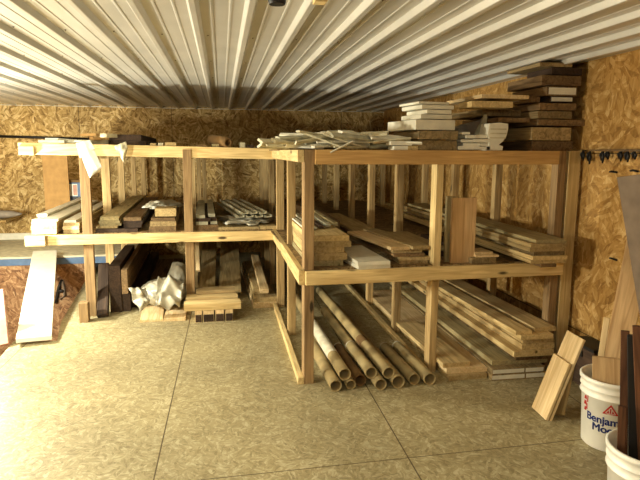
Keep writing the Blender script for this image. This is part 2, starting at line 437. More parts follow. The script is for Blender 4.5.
# left wing
AL, BL = at(19, 142.5, YL+.05), at(300, 149.2, YL+.05)
bar('rail', AL, (XC+.0, YL+.051, at(278, 148.6, YL+.05).z), .1, RD, 'pine_x')
AL2 = at(27, 235.2, YL-.04); BL2 = (XC-.052, YL-.039, S)
bar('rail', (AL2.x, YL-.039, AL2.z), BL2, RH, RD, 'pine_x')
XP0 = Xat(86.5, YL, .1); XP0t = Xat(78.5, YL, 1.45)
post(XP0, YL, 0, T-.002, .084, .05, 'post_old', x_top=XP0t)
XPC = Xat(186.5, YL, .2)
post(XPC, YL, 0, T-.002, .078, .05, 'post_old', x_top=Xat(182.5, YL, 1.45))
# rows behind the left wing's front posts
for px, y, w_ in ((102, 6.4, .085), (118, 7.3, .075), (131.5, 7.98, .055), (141, 7.98, .06), (191, 6.3, .05), (197, 7.2, .05), (202.5, 7.98, .05), (46, 7.98, .05)):
    post(Xat(px, y, 1.1), y, 0, T-.1, w_, .045)
XLE = AL.x
for z_ in (S-.062, T-.062):
    for xx in (XLE+.06, (XP0+XPC)/2, (XPC+XC)/2):
        y_s = YL-.001 if z_ < 1 else YL+.09
        bar('joist', (xx, y_s, z_+.05), (xx, D-.02, z_+.05), .05, .038, 'pine_y')
    bar('cross_rail', (XLE+.06, D-.03, z_+.05), (XC, D-.03, z_+.05), .05, .02, 'pine_x')
bar('end_block', (AL.x+.01, YL+.012, AL.z-.03), (AL.x+.13, YL+.012, AL.z-.03), .075, RD, 'pine_x')
bar('end_block', (AL2.x, YL-.078, AL2.z), (AL2.x+.16, YL-.078, AL2.z), RH, RD, 'pine_x')
def deck(x0, x1, y0, y1, z0, z1): return wpart(bx('shelf_deck', x0, x1, y0, y1, z0, z1, 'deck'))
deck(X1+.0, XE+.0, YF+.012, D-.03, S-.0105, S-.0005)
deck(XLE+.05, X1-.02, YL+.052, D-.03, S-.0105, S-.0005)
ZS = S+.0005
deck(X1+.0, XE+.1, YF+.092, D-.03, T-.010, T-.0005)
deck(XLE+.05, X1-.02, YL+.09, D-.03, T-.0105, T-.0005)
ZT = T+.0005

# ------------------------------------------------------------------ cardboard tubes under the right wing
tubes = [  # px, py, radius px, elevated, length, material, inner dark
 (336, 386, 6.6, 0, 1.05, 'tube', 'leftmost of the tubes on the floor beside the front post'),
 (351, 384.8, 5.4, 0, 1.9, 'tube', 'the narrowest, wedged between the two left floor tubes'),
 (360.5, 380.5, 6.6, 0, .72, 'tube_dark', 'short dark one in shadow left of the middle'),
 (381, 384.7, 6.5, 0, 2.0, 'tube', 'on the floor below the longest tube'),
 (398.5, 382, 7.4, 0, 2.1, 'tube', 'the widest, third from the right'),
 (414.5, 379.3, 6.5, 0, .72, 'tube', 'second from the right, short'),
 (430, 379.2, 6.9, 0, .74, 'tube', 'rightmost, beside the middle post'),
 (345, 374.5, 6.8, 1, 2.3, 'tube', 'lying on top at the left, whitened further back'),
 (371.5, 373, 6.6, 1, .6, 'tube', 'short one on top in the middle'),
 (389, 373, 6.6, 1, 2.6, 'tube', 'longest one lying on top of the others'),
]
for px, py, rp_, up, L, mat, desc in tubes:
    L *= .86
    z = .036 if not up else .099
    p = atz(px, py, z); r = rp_*p.y/F*1.0
    if not up: z = r; p = atz(px, py, z)
    t_ = empty('cardboard_tube', (p.x, p.y, z))
    tag(t_, f'tan cardboard tube, {desc}', 'tube', 'cardboard tubes under the rack')
    mt = Matrix.Rotation(-pi/2, 4, 'X')
    ri = r-.0045
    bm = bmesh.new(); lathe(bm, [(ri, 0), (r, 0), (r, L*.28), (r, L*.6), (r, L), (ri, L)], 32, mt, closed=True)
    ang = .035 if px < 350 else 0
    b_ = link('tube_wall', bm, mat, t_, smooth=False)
    for f_ in b_.data.polygons: f_.use_smooth = abs(f_.normal.y) < .5
    if px == 345:
        bm = bmesh.new(); lathe(bm, [(r+.0004, L*.17), (r+.0012, L*.17), (r+.0012, L*.55), (r+.0004, L*.55)], 32, mt, closed=True)
        tag(link('white_wrapper', bm, 'tube_white', t_, smooth=False), 'whitened band of the tube')
    if px == 389:
        bm = bmesh.new(); lathe(bm, [(r+.0004, L*.24), (r+.0012, L*.24), (r+.0012, L*.3), (r+.0004, L*.3)], 32, mt, closed=True)
        tag(link('tape_band', bm, 'tube_dark', t_, smooth=False), 'darker band round the tube')
    if px in (371.5, 430, 414.5, 360.5):
        bm = bmesh.new(); rings = lathe(bm, [(0.001, L+.001), (ri, L+.001), (r+.001, L+.001), (r+.001, L+.012), (.001, L+.012)], 24, mt)
        link('end_cap', bm, 'tube_white', t_)

# ------------------------------------------------------------------ lower level, right wing: lumber on the floor
G = 'lumber on the floor under the right shelf'
# small pile next to the middle post
yy = atz(460, 380, 0).y
pile('tan board', 'of the small pile beside the middle floor post', yy, 0.0005, [
    (444, 482, .035, 'mid', 0, 1), (441, 481, .032, 'pine_light', .03, 1.0), (443, 470, .03, 'mid', .06, .55)], 2.2, G)
# wide boards with white painted ends, and the tall pile on them
yy = atz(515, 379, 0).y
o2, z2 = pile('wide brown board with white painted end', 'of the floor pile by the wall', yy, .0005, [
    (487, 546, .040, 'old', 0, 1), (489, 546, .038, 'old', .0, 1)], 2.4, G, rz=-.03)
for o in o2:
    w_ = max(v.co.x for v in o.data.vertices); t_ = max(v.co.z for v in o.data.vertices)
    for a_, b_ in ((.01, .60), (.63, .97)):
        e = bx('painted_end', w_*a_, w_*b_, -.0022, -.0004, t_*.18, t_*.86, 'white', o); tag(e, 'white painted end of the board')
rows = [(492, 546, .036, 'grey', .06, 1.0), (516, 552, .034, 'brown', .03, 1), (514, 553, .038, 'pine_y', .0, .9), (522, 554, .040, 'mid', .02, 1), (523, 553, .036, 'mid', .03, .95),
        (521, 553, .030, 'pine_y', .0, 1), (516, 534, .022, 'pine_light', -.01, 1)]
o3, z3 = pile('long tan board', 'of the tall floor pile against the right wall', yy, z2, rows[:-1], 2.6, G, rz=-.03)
board(516, 532, yy+.02, z3, z3+.026, 2.5, 'pine_y', 'narrow tan strip lying on the left edge of the tall floor pile', group=G)
board(535, 556, yy+.05, z3, z3+.03, 2.5, 'mid', 'brown strip lying on the right edge of the tall floor pile', group=G)
# flat boards between tubes/middle plate and pile

# ------------------------------------------------------------------ lower shelf, right wing
G = 'boards on the lower shelf of the right wing'
pile('thick tan board', 'of the shelf stack beside the front post', YF+.092, ZS, [
    (309, 343, .036, 'grey', .0, 1), (310, 347, .047, 'mid', .0, 1), (309, 344, .036, 'mid', .01, 1), (310, 351, .04, 'mid', .0, 1), (309, 349, .036, 'pine_y', .0, 1)], .82, G, rz=-.02)
zt_ = ZS + .203
board(322, 340, 4.58, ZS, ZS+.17, 1.6, 'brown', 'thick brown beam in the shade behind the shelf stack beside the front post', 'beam', G, rz=-.02)
for k in range(5):
    board(305+k*7, 310+k*7, YF+.32+.05*k, zt_, zt_+.012+.003*k, .9, ['white', 'molding', 'dark', 'molding', 'grey'][k], f'thin {["white", "pale grey", "dark", "greenish", "grey"][k]} strip lying on the shelf stack beside the front post', 'moulding strip', G, rz=-.02)
pile('short white painted board', 'of the pair on the shelf front', 3.43, ZS, [(358, 391, .0245, 'white', 0, 1), (358, 390.5, .0245, 'white', .0, 1)], .62, G, rz=.10)
board(366, 383, atz(372, 258, ZS).y, ZS, ZS+.04, 1.5, 'old', 'narrow tan batten lying behind the pair of white boards', group=G, rz=.10)
pile('weathered brown board', 'of the low stack left of the middle shelf post', YF+.06, ZS, [
    (393, 424, .022, 'old', 0, 1), (392, 426, .022, 'mid', .0, 1), (394, 425, .02, 'brown', .02, 1), (393, 422, .022, 'mid', .04, 1)], 2.3, G, rz=.08)
pile('wide brown plank', 'of the stack behind the middle shelf post', YF+.10, ZS, [
    (427, 443, .035, 'brown', 0, 1), (426, 444, .03, 'dark', .0, 1), (409, 443, .03, 'mid', .05, .6)], 1.9, G, rz=.04)
board(391, 411, atz(401, 247, ZS+.115).y, ZS+.093, ZS+.115, .8, 'pine_light', 'pale flat board lying across the low stack behind the middle shelf post', group=G, rz=.12)
board(412, 429, atz(420, 246.5, ZS+.12).y, ZS+.098, ZS+.12, .9, 'mid', 'tan flat board on the planks behind the middle shelf post', group=G, rz=.1)
board(443, 459, YF+.12, ZS, ZS+.115, .5, 'dark', 'dark thick block beside the upright offcuts on the shelf', 'block', G)
# upright offcuts standing on the shelf
def upright(px0, px1, py0, Y, d, mat, label, tilt=0.):
    x0, x1 = Xat(px0, Y, 1.0), Xat(px1, Y, 1.0); z1 = zat(py0, Y, (px0+px1)/2)
    bm = plank_mesh(x1-x0, z1-ZS, d); o = link('upright_board', bm, mat)
    o.rotation_euler = (pi/2, 0, tilt); o.location = (x0, Y+d, ZS); tag(o, label, 'board', 'upright boards on the shelf'); return o
upright(446, 455.5, 196.5, YF+.075, .03, 'grey', 'narrow greenish board standing upright behind the middle post')
upright(452, 476, 198, YF+.035, .028, 'oak', 'wide tan board with a knot standing upright on the shelf')
board(462, 494, YF-.015, ZS, ZS+.038, .35, 'old', 'short rough block lying at the foot of the upright boards', 'block', G)
pile('small pale offcut', 'on the rough block by the upright boards', YF+.0, ZS+.039, [(476, 499, .014, 'pine_light', 0, 1), (475, 493, .018, 'pine_light', .02, .8)], .2, G, cat='offcut')
pile('long tan board', 'of the stack at the right shelf end', atz(550, 267.5, .76).y, ZS+.002, [
    (541, 556, .022, 'brown', .01, 1), (531, 566, .026, 'mid', .02, 1), (533, 567, .026, 'pine_y', .0, 1), (534, 564, .027, 'old', .02, 1), (530, 565, .027, 'mid', .01, 1),
    (531, 566, .026, 'mid', .0, 1), (536, 566, .022, 'grey', .01, 1)], 2.6, G, rz=-.028)

# ------------------------------------------------------------------ top of the right wing
G = 'rough boards stacked up to the ceiling on the rack'
def top(px0, px1, y0, y1, mat, label, Y=YF+.0, L=1.6, rz=0., cat='board', name='lumber_board', z0=None):
    a, b = zat(y1, Y, (px0+px1)/2)+.001, zat(y0, Y, (px0+px1)/2)-.001
    if z0 is not None: a = z0
    return board(px0, px1, Y, a, b, L, mat, label, cat, G2, rz, name)
G2 = G
PL = 'of the tall rough stack'
T_rows = [  # right hand column, bottom to top
 (532, 572, 141, 150, 'brown', 'dark brown thick board, bottom'),
 (532, 571, 127.3, 140.5, 'old', 'thick brown beam with lit end, second from bottom'),
 (540, 586, 119.5, 125.8, 'brown', 'thin dark board sticking out to the right, low'),
 (538, 572, 111, 118.8, 'old', 'brown board, fourth from bottom'),
 (540, 576, 103, 110.3, 'brown', 'brown board, fifth from bottom'),
 (550, 573, 96.5, 102.3, 'dark', 'dark board with whitish end, lower of the two'),
 (547, 577, 86.5, 95.8, 'brown', 'brown board with whitish end, upper of the two'),
 (542, 581, 75.5, 85.8, 'brown', 'wide dark board with notched end, third from top'),
 (552, 582, 67.5, 74.8, 'dark', 'dark board, second from top'),
 (540, 572, 62.5, 66.8, 'old', 'thin weathered board, topmost'),
]
for i, (a, b, y0, y1, mat, lab) in enumerate(T_rows):
    o = top(a, b, y0, y1, mat, f'{lab} {PL}', Y=YF+random.uniform(0, .05) if i < 8 else YF+.02, L=[.45, .42, 1.1, .85, .6, .42, .45, .45, .3, .42][i], rz=random.uniform(-.02, .004), z0=ZT if i == 0 else None)
    if 'whitish' in lab:
        w_ = max(v.co.x for v in o.data.vertices); t_ = max(v.co.z for v in o.data.vertices)
        tag(bx('painted_end', w_*.06, w_*.95, -.0022, -.0004, t_*.12, t_*.88, 'white', o), 'whitish painted end')
L_rows = [ # left hand column, set back
 (498, 530, 117.5, 122.5, 'brown', 'thin brown board sticking out left', .12),
 (486, 529, 109.5, 116.5, 'old', 'wide brown board left of centre', .25),
 (472, 513, 101, 107.5, 'mid', 'tan board sticking out furthest left', .0),
 (482, 529, 94.5, 98.6, 'pine_light', 'thin pale board with clean edge', .0),
]
for i, (a, b, y0, y1, mat, lab, dY) in enumerate(L_rows):
    top(a, b, y0, y1, mat, f'{lab} {PL}', Y=YF+dY, L=.55)
top(531, 540, 96.5, 102.5, 'brown', f'short packing block wedged in the left half {PL}', Y=YF+.1, L=.3, cat='block')

# whites stacked on two brown blocks
G2 = 'white boards stacked on top of the rack'
PW = 'of the white stack on top of the rack'
top(418, 457, 140.3, 149.8, 'old', 'brown wooden block under the white stack, lower one', L=.5, cat='block', name='wood_block', z0=ZT)
top(419, 458, 130.7, 139.6, 'old', 'brown wooden block under the white stack, upper one', L=.5, cat='block', name='wood_block')
wr = [(416, 457.5, 119.5, 130, 0., 'thick white board, bottom'), (421, 454, 114.2, 119, .03, 'white board, second from bottom'), (427, 453, 109.5, 113.8, .03, 'thin white board, third from bottom'),
      (422, 456, 104.7, 109, .02, 'white board, second from top'), (419, 451, 101.5, 104.3, .05, 'short white board, topmost')]
for a, b, y0, y1, dY, lab in wr: top(a, b, y0, y1, 'white', f'{lab} {PW}', Y=YF-.0+dY, L=.42 if y0 > 119 else .28, rz=.12, name='white_board')
G2 = None
# small white offcuts and the scrolled capital
G2 = 'white offcuts beside the scrolled bracket'
base = [(458, 474, 146, 149.8), (463, 480, 143, 146.8), (466, 484, 146.5, 149.9), (461, 473, 139.5, 142.6), (468, 485, 139, 142.6), (466, 476, 135, 138.6), (476, 487, 134.5, 138.5), (478, 488, 143, 146.3), (462, 470, 131.8, 134.6)]
nm = ['lowest left', 'second row left', 'lowest middle', 'third row left', 'third row right', 'fourth row left', 'fourth row right', 'second row right', 'topmost']
for (a, b, y0, y1), q in zip(base, nm):
    top(a, b, y0, y1, 'white', f'small white painted offcut, {q} in the heap by the scrolled bracket', L=.12+random.random()*.1, Y=YF+random.choice((0, .005)), cat='offcut', name='trim_offcut')
# scrolled white bracket
x0 = Xat(487, YF, T+.1); x1 = Xat(508, YF, T+.1); zt = zat(123.5, YF, 497)
bm = bmesh.new(); wv = x1-x0; hv = zt-ZT
pr = [(0, 0), (.78, 0), (.80, .16), (.60, .22), (.78, .34), (.94, .55), (1.0, .80), (.99, 1.0), (.6, 1.04), (.1, 1.0), (.02, .6), (.14, .34), (.10, .2), (0, .16)]
r0 = [bm.verts.new((x0+u*wv, YF, ZT+v*hv)) for u, v in pr]; r1 = [bm.verts.new((x0+u*wv, YF+.12, ZT+v*hv)) for u, v in pr]
bm.faces.new(r0); bm.faces.new(r1[::-1])
for i in range(len(pr)): bm.faces.new((r0[i], r1[i], r1[(i+1) % len(pr)], r0[(i+1) % len(pr)]))
cap = tag(link('scrolled_bracket', bm, 'white', bevel=.003), 'white scrolled wooden bracket standing beside the rough stack', 'bracket')
for k in range(3):
    bm = bmesh.new(); zz = ZT+hv*(.45+.16*k); box(bm, x0+wv*.15, x0+wv*.9, YF-.004, YF-.0002, zz, zz+.008)
    link('carved_line', bm, 'cream', cap)
# white wedge and grey panel behind
bm = bmesh.new(); A = Xat(474, YF+.13, 1.6); B = Xat(486, YF+.13, 1.6); zw = zat(114.5, YF+.13, 484)
pts = [(A, ZT), (B, ZT), (B, zw), (B-.012, zw), (A, ZT+.09)]
r0 = [bm.verts.new((u, YF+.13, v)) for u, v in pts]; r1 = [bm.verts.new((u, YF+.15, v)) for u, v in pts]
bm.faces.new(r0); bm.faces.new(r1[::-1])
for i in range(5): bm.faces.new((r0[i], r1[i], r1[(i+1) % 5], r0[(i+1) % 5]))
tag(link('wedge_offcut', bm, 'molding'), 'grey white wedge-shaped offcut standing behind the small white offcuts', 'offcut')
bm = bmesh.new(); A = Xat(458, YF+.3, 1.6); B = Xat(487, YF+.3, 1.6); zw = zat(117, YF+.3, 484)
pts = [(A, ZT), (B+.05, ZT), (B, zw), (A, zat(128, YF+.3, 460))]
r0 = [bm.verts.new((u, YF+.3, v)) for u, v in pts]; r1 = [bm.verts.new((u+.1, YF+.75, v)) for u, v in pts]
bm.faces.new(r0); bm.faces.new(r1[::-1])
for i in range(4): bm.faces.new((r0[i], r1[i], r1[(i+1) % 4], r0[(i+1) % 4]))
tag(link('grey_block', bm, 'greyboard'), 'dark grey slanted block between the white stack and the small offcuts', 'block')

# heap of pale moulding strips on the corner
GS = 'pale moulding offcuts heaped on the rack corner'
strips = []
random.seed(11)
tops = [(282, 12), (300, 10), (318, 14), (335, 18), (352, 16), (370, 15), (388, 14), (402, 9)]
k = 0
LAB = ['over the corner post', 'left of the middle of the heap', 'in the middle of the heap', 'at the right end of the heap']
def strip(px, z, Y, L, a, tilt, w, t, mat, label):
    bm = plank_mesh(w, L, t, seg=4, warp=.01); bmesh.ops.translate(bm, verts=bm.verts, vec=(-w/2, -L/2, 0))
    o = link('moulding_strip', bm, mat); o.location = (Xat(px, Y, z), Y, z); o.rotation_euler = (tilt, random.uniform(-.65, .65), a)
    tag(o, label, 'moulding strip', GS); return o
for layer in range(4):
    for j in range(11):
        px = 276+j*12.6+random.uniform(-4, 4)
        if layer == 3 and not (300 < px < 375): continue
        if layer == 2 and not (288 < px < 398): continue
        z = T+.014+layer*.026+random.uniform(0, .006); Y = YF+.02+random.uniform(0, .35)
        L = random.uniform(.18, .4); a = random.choice((-1, 1))*random.uniform(.75, 1.75)
        reg = 0 if px < 305 else 1 if px < 335 else 2 if px < 372 else 3
        L = min(L, .3) if (px > 385 or px < 290) else L
        strip(px, z, Y, L, a, random.uniform(-.09, .09), random.uniform(.028, .055), random.uniform(.010, .018), random.choice(['cream', 'molding', 'cream', 'white', 'molding']),
              f'pale painted moulding offcut {LAB[reg]} on the rack')
strip(342, T+.012, YF-.02, .16, 1.4, -.5, .026, .008, 'white', 'white strip drooping over the front rail beside the corner post')
for px, a_, t_ in ((322, 1.2, .35), (341, 1.5, .3), (313, -1.35, .2), (392, 1.4, -.1)):
    strip(px, T+.055, YF+.03, .24, a_, t_, .032, .012, 'cream', f'cream moulding offcut at the front edge of the heap, {dict([(322, "left of the drooping strip"), (341, "right of the drooping strip"), (313, "nearest the corner post"), (392, "farthest right")])[px]}')
o = board(324, 352, YF+.3, zat(134.5, YF+.3, 338), zat(131.3, YF+.3, 338), .12, 'cream', 'flat cream block lying on top of the moulding heap', 'offcut', GS)
board(391, 412, YF-.0, zat(145.3, YF, 400), zat(141.2, YF, 400), .1, 'white', 'short white offcut at the right end of the moulding heap', 'offcut', GS)
board(394, 408, YF+.0, ZT, zat(146, YF, 400), .12, 'white', 'short white block on the rail under the right end of the heap', 'offcut', GS)
board(408, 419, YF+.0, ZT, zat(145.6, YF, 400), .12, 'mid', 'small tan block beside the brown blocks on the rail', 'block')

# ------------------------------------------------------------------ left wing top
def topl(px0, px1, y0, y1, mat, label, Y, L, rz=0., cat='board', name='lumber_board', drop=False, group=None):
    m = (px0+px1)/2; b = zat(y0, Y, m); a = zat(y1, Y, m)
    if drop: b = ZT+(b-a); a = ZT
    return board(px0, px1, Y, a, b, L, mat, label, cat, group, rz, name)
zl = AL.z+.001
def on_rail(px): return zat(142.5+(px-19)*6.3/260, YL+.05, px)
YT = YL+.07
def tl(px0, px1, hpx, mat, label, Y=YT, L=1.0, lift=0., rz=0., cat='board', name='lumber_board'):
    zb = on_rail((px0+px1)/2)+.002+lift
    return board(px0, px1, Y, zb, zb+hpx*Y/F, L, mat, label, cat, None, rz, name)
tl(38, 64, 2.6, 'white', 'white painted board at the left end of the rack top', L=1.2)
tl(45, 58, 2.0, 'white', 'small white board lying on the left end of the rack top', L=.8, lift=.026, Y=YT+.1)
tl(66, 108, 3.8, 'molding', 'pale grey wide board lying on the rack top behind the hanging paper', L=1.6, Y=YT+.05)
tl(110, 146, 4.0, 'dark', 'dark plank on the rack top, lower of two', Y=YT+.1, L=1.8)
tl(109, 141, 5.5, 'dark', 'dark plank on the rack top, upper of two', Y=YT+.1, L=1.8, lift=.04, rz=.05)
for j, (a, b, h_, l_, rz_) in enumerate(((93, 102, 3, .036, .5), (100, 108, 3.5, .06, -.5), (96, 107, 2.5, .07, .9))):
    tl(a, b, h_, ['card', 'cream', 'card'][j], ['tan curled offcut left of the dark planks', 'cream offcut leaning against the dark planks', 'tan thin offcut lying over the curled offcuts'][j], Y=YT-.02-.02*j, L=.2, lift=l_, rz=rz_, cat='offcut', name='wood_offcut')
for j, (a, b, h_, m_) in enumerate(((150, 156, 2.2, 'mid'), (158, 163, 2.6, 'cream'), (165, 176, 3.4, 'mid'), (240, 245, 5, 'cream'), (247, 254, 2.6, 'dark'), (196, 206, 2, 'brown'), (212, 219, 3, 'grey'))):
    tl(a, b, h_, m_, ['tiny tan offcut on the rack top right of the dark planks', 'tiny cream offcut on the rack top near the second post', 'tan block on the rail left of the second post', 'small cream upright block right of the rolled cloth',
       'small dark block right of the cream block', 'thin brown offcut on the rail right of the second post', 'small grey block left of the rolled cloth'][j], L=.12, cat='offcut', name='wood_offcut')
# a bent brown roll of paper and a grey tray
def blob(name, c, r, mat, label, cat, amp=.25, fr=8., seed=0., sub=4, flatz=None, sharp=False):
    bm = bmesh.new(); bmesh.ops.create_icosphere(bm, subdivisions=sub, radius=1)
    for v in bm.verts:
        n_ = v.co.normalized(); q = Vector((n_.x*r[0], n_.y*r[1], n_.z*r[2]))
        s_ = Vector((seed, seed*1.7, 0)); d = abs(noise.noise(q*fr+s_))*2-.4 + .5*(abs(noise.noise(q*fr*2.3+s_))*2-.4)
        v.co = q*(1+amp*d)
        if flatz is not None and v.co.z < flatz: v.co.z = flatz + (v.co.z-flatz)*.02
    o = link(name, bm, mat, smooth=not sharp); o.location = c; tag(o, label, cat); return o
zz = on_rail(228)
bm = bmesh.new(); mt = Matrix.Rotation(pi/2-.35, 4, 'X'); lathe(bm, [(.028, 0), (.045, 0), (.05, .12), (.048, .3), (.03, .3)], 20, Matrix.Rotation(.5, 4, 'Z') @ Matrix.Rotation(-pi/2+.1, 4, 'X'), closed=True)
o = link('rolled_cloth', bm, 'tube_dark', smooth=True); o.location = (Xat(228, YT, T+.03), YT-.06, zz+.045); tag(o, 'brown rolled cloth hanging over the upper rail', 'cloth')
bm = bmesh.new(); box(bm, 0, .13, 0, .2, 0, .022); box(bm, .02, .11, .02, .18, .022, .04); o = link('flat_tray', bm, 'greyboard', bevel=.006); o.location = (Xat(258, YT, T), YT, on_rail(264)+.002)
tag(o, 'flat grey tray on the rail left of the corner', 'tray')
# long black pole lying along the wall
def tube_obj(name, pts, r, mat, parent=None, seg=10):
    bm = bmesh.new(); rings = []
    for i, p_ in enumerate(pts):
        p_ = Vector(p_); t_ = (Vector(pts[min(i+1, len(pts)-1)])-Vector(pts[max(i-1, 0)])).normalized()
        u = t_.cross(Vector((0, 0, 1)) if abs(t_.z) < .9 else Vector((1, 0, 0))).normalized(); v_ = t_.cross(u)
        rr = r if not isinstance(r, (list, tuple)) else r[i]
        rings.append([bm.verts.new(p_+u*rr*cos(2*pi*k/seg)+v_*rr*sin(2*pi*k/seg)) for k in range(seg)])
    for a, b in zip(rings, rings[1:]):
        for k in range(seg): bm.faces.new((a[k], a[(k+1) % seg], b[(k+1) % seg], b[k]))
    bm.faces.new(rings[0][::-1]); bm.faces.new(rings[-1])
    return link(name, bm, mat, parent, smooth=True)
o = tube_obj('metal_pole', [at(-12, 136.2, D-.0185), at(30, 137.2, D-.020), at(95, 139.3, D-.020)], .018, 'black'); tag(o, 'long black pole running along the back wall above the rack', 'pole')
# pole bracket
# hanging white paper over the upper rail
def sheet(name, quad, mat, label, cat, n=14, bulge=.02, thick=.002, seed=1., amp=.012):
    bm = bmesh.new(); g = []
    A, B, C_, D_ = [Vector(q) for q in quad]   # tl, tr, br, bl
    nn = (B-A).cross(D_-A).normalized()
    for i in range(n+1):
        row = []
        for j in range(n+1):
            u, v = j/n, i/n; p_ = A.lerp(B, u).lerp(D_.lerp(C_, u), v)
            p_ = p_ + nn*(bulge*sin(pi*u)*sin(pi*v) + amp*noise.noise(Vector((u*3+seed, v*3, seed))))
            row.append(bm.verts.new(p_))
        g.append(row)
    for i in range(n):
        for j in range(n): bm.faces.new((g[i][j], g[i][j+1], g[i+1][j+1], g[i+1][j]))
    o = link(name, bm, mat, smooth=True); s = o.modifiers.new('solid', 'SOLIDIFY'); s.thickness = thick; s.offset = 0
    if label: tag(o, label, cat)
    return o
YH = YL-.05
o = sheet('paper_bag', [at(76, 143, YH), at(90, 140, YH), at(102, 167, YH-.05), at(90, 178, YH-.05)], 'paper', 'white paper bag hanging over the upper rail at the first post', 'paper bag', bulge=-.03)
f2 = sheet('folded_flap', [at(76, 143, YH-.012), at(90, 140, YH-.012), at(95, 149, YH-.025), at(80, 158, YH-.025)], 'paper', None, None, bulge=-.01); f2.parent = o
bm = bmesh.new(); box(bm, Xat(76.5, YL+.02, T), Xat(90, YL+.02, T), YH-.005, YL+.14, AL.z+.012, AL.z+.018); bmesh.ops.translate(bm, verts=bm.verts, vec=(0, 0, .0))
fl = link('top_flap', bm, 'paper'); fl.parent = o
# grey cloth scrap over the upper rail
o = sheet('cloth_scrap', [at(114, 146, YH), at(126, 141.5, YH), at(127.5, 148, YH), at(124, 163, YH)], 'cream', 'tan crumpled cloth scrap draped over the rail right of the paper bag', 'cloth', bulge=-.03, amp=.02)

# ------------------------------------------------------------------ left wing lower shelf
G = 'boards on the lower shelf of the left wing'
def stackl(desc, place, px0, px1, ypx, L, mats, rz=0., Y=YL+.07, z0=ZS, jit=1., dY=0.):
    rows = []; 
    for i, m_ in enumerate(mats):
        rows.append((px0+random.uniform(-jit, jit), px1+random.uniform(-jit, jit), ypx*Y/F, m_, random.uniform(0, .02), random.uniform(.92, 1)))
    return pile(desc, place, Y, z0, rows, L, G, rz=rz)
zl2 = AL2.z+.001
_, zz = stackl('tan board end', 'of the far left shelf stack', 31, 56, 3.9, 2.2, ['pine_light', 'mid', 'pine_light'], z0=max(ZS, zl2), Y=YL-.01)
board(32, 58, YL+.0, zz, zz+.018, 2.0, 'white', 'wide whitish board on the far left stack', group=G)
board(37, 47, YL+.22, zz+.02, zz+.042, 2.2, 'white', 'narrow bright board lying on the far left stack', group=G)
_, zz = stackl('tan board end', 'of the shelf stack behind the first post', 62.5, 79, 3.2, 2.2, ['mid', 'pine_light', 'mid'], Y=YL+.06)
board(64, 76, YL+.08, zz, zz+.02, 2.2, 'white', 'bright whitish board on the stack left of the first post', group=G)
board(93, 140, YL+.05, ZS, ZS+.03, 1.2, 'dark', 'dark flat board under the grey green planks', group=G)
_, zz = stackl('grey green plank', 'of the stack between the first two posts', 97, 118, 2.4, 2.4, ['mid', 'grey', 'grey', 'grey'], rz=.0, Y=YL+.08, z0=ZS+.032)
board(100, 119, YL+.1, zz, zz+.012, 2.5, 'grey', 'smooth grey board lying on the grey green planks', group=G)
stackl('black stained board', 'of the dark stack left of the second post', 124, 142, 3.3, 2.4, ['dark', 'dark', 'brown'], Y=YL+.1, z0=ZS+.032)
pile('rough brown board', 'of the stack just left of the second post', YL+.06, ZS, [(149, 176, .045, 'brown', 0, 1), (150, 176, .045, 'old', 0, 1), (151, 175, .03, 'brown', .02, .9)], 1.4, G)
z_ = ZS+.13
blob('crumpled_sheet', (Xat(162, YL+.75, z_), YL+.80, z_+.05), (.15, .36, .035), 'film', 'crumpled cream plastic sheet on the rough brown boards', 'plastic sheet', amp=.5, fr=9, seed=3)
board(155, 176, YL+.1, z_+.002, z_+.075, .22, 'mid', 'thick tan block on top of the rough brown boards', 'block', G)
pile('rough block', 'of the bundle just right of the second post', YL+.06, ZS, [(194, 216, .05, 'brown', 0, 1), (195, 207, .03, 'molding', 0, 1), (194.5, 209, .03, 'dark', 0, 1), (196, 205, .03, 'molding', .01, 1)], 1.6, G, name='wood_block', cat='block')
pile('small block', 'of the narrow bundle by the second post', YL+.09, ZS+.052, [(208.5, 215.5, .03, 'molding', 0, 1), (210, 216, .035, 'dark', 0, 1), (208, 215, .03, 'molding', .02, 1)], 1.6, G, name='wood_block', cat='block')
board(217, 258, YL+.05, ZS, ZS+.025, 1.8, 'mid', 'flat tan board under the bundle of grey mouldings', group=G)
board(259, 277, YL+.05, ZS, ZS+.03, 1.8, 'mid', 'flat tan board at the right end of the left shelf', group=G)
blob('plastic_wrap', (Xat(246, YL+.5, ZS+.05), YL+.42, ZS+.060), (.24, .36, .026), 'film', 'torn clear plastic wrap under the bundle of grey mouldings', 'plastic wrap', amp=.45, fr=10, seed=8)
# bundle of grey channel mouldings
GM = 'grey mouldings bundled on the left shelf'
mm_names = ['leftmost lower', 'second lower', 'third lower', 'rightmost lower', 'leftmost upper', 'middle upper', 'rightmost upper']
for i in range(7):
    row = 0 if i < 4 else 1; j = i if i < 4 else i-4
    px = 237+j*9.2+(4 if row else 0); z = ZS+.1+row*.034
    bm = bmesh.new(); w_ = .075; L = 1.5; pr = [(0, 0), (w_, .004), (w_, .028), (w_-.006, .028), (w_*.7, .014), (w_*.3, .012), (.006, .026), (0, .026)]
    r0 = [bm.verts.new((a, 0, b)) for a, b in pr]; r1 = [bm.verts.new((a, L, b)) for a, b in pr]
    bm.faces.new(r0[::-1]); bm.faces.new(r1)
    for k in range(8): bm.faces.new((r0[k], r0[(k+1) % 8], r1[(k+1) % 8], r1[k]))
    o = link('grey_moulding', bm, 'molding'); o.location = (Xat(px, YL+.12, z), YL+.14, z); o.rotation_euler.z = .10
    tag(o, f'grey profiled moulding, {mm_names[i]} of the bundle by the corner post', 'moulding', GM)
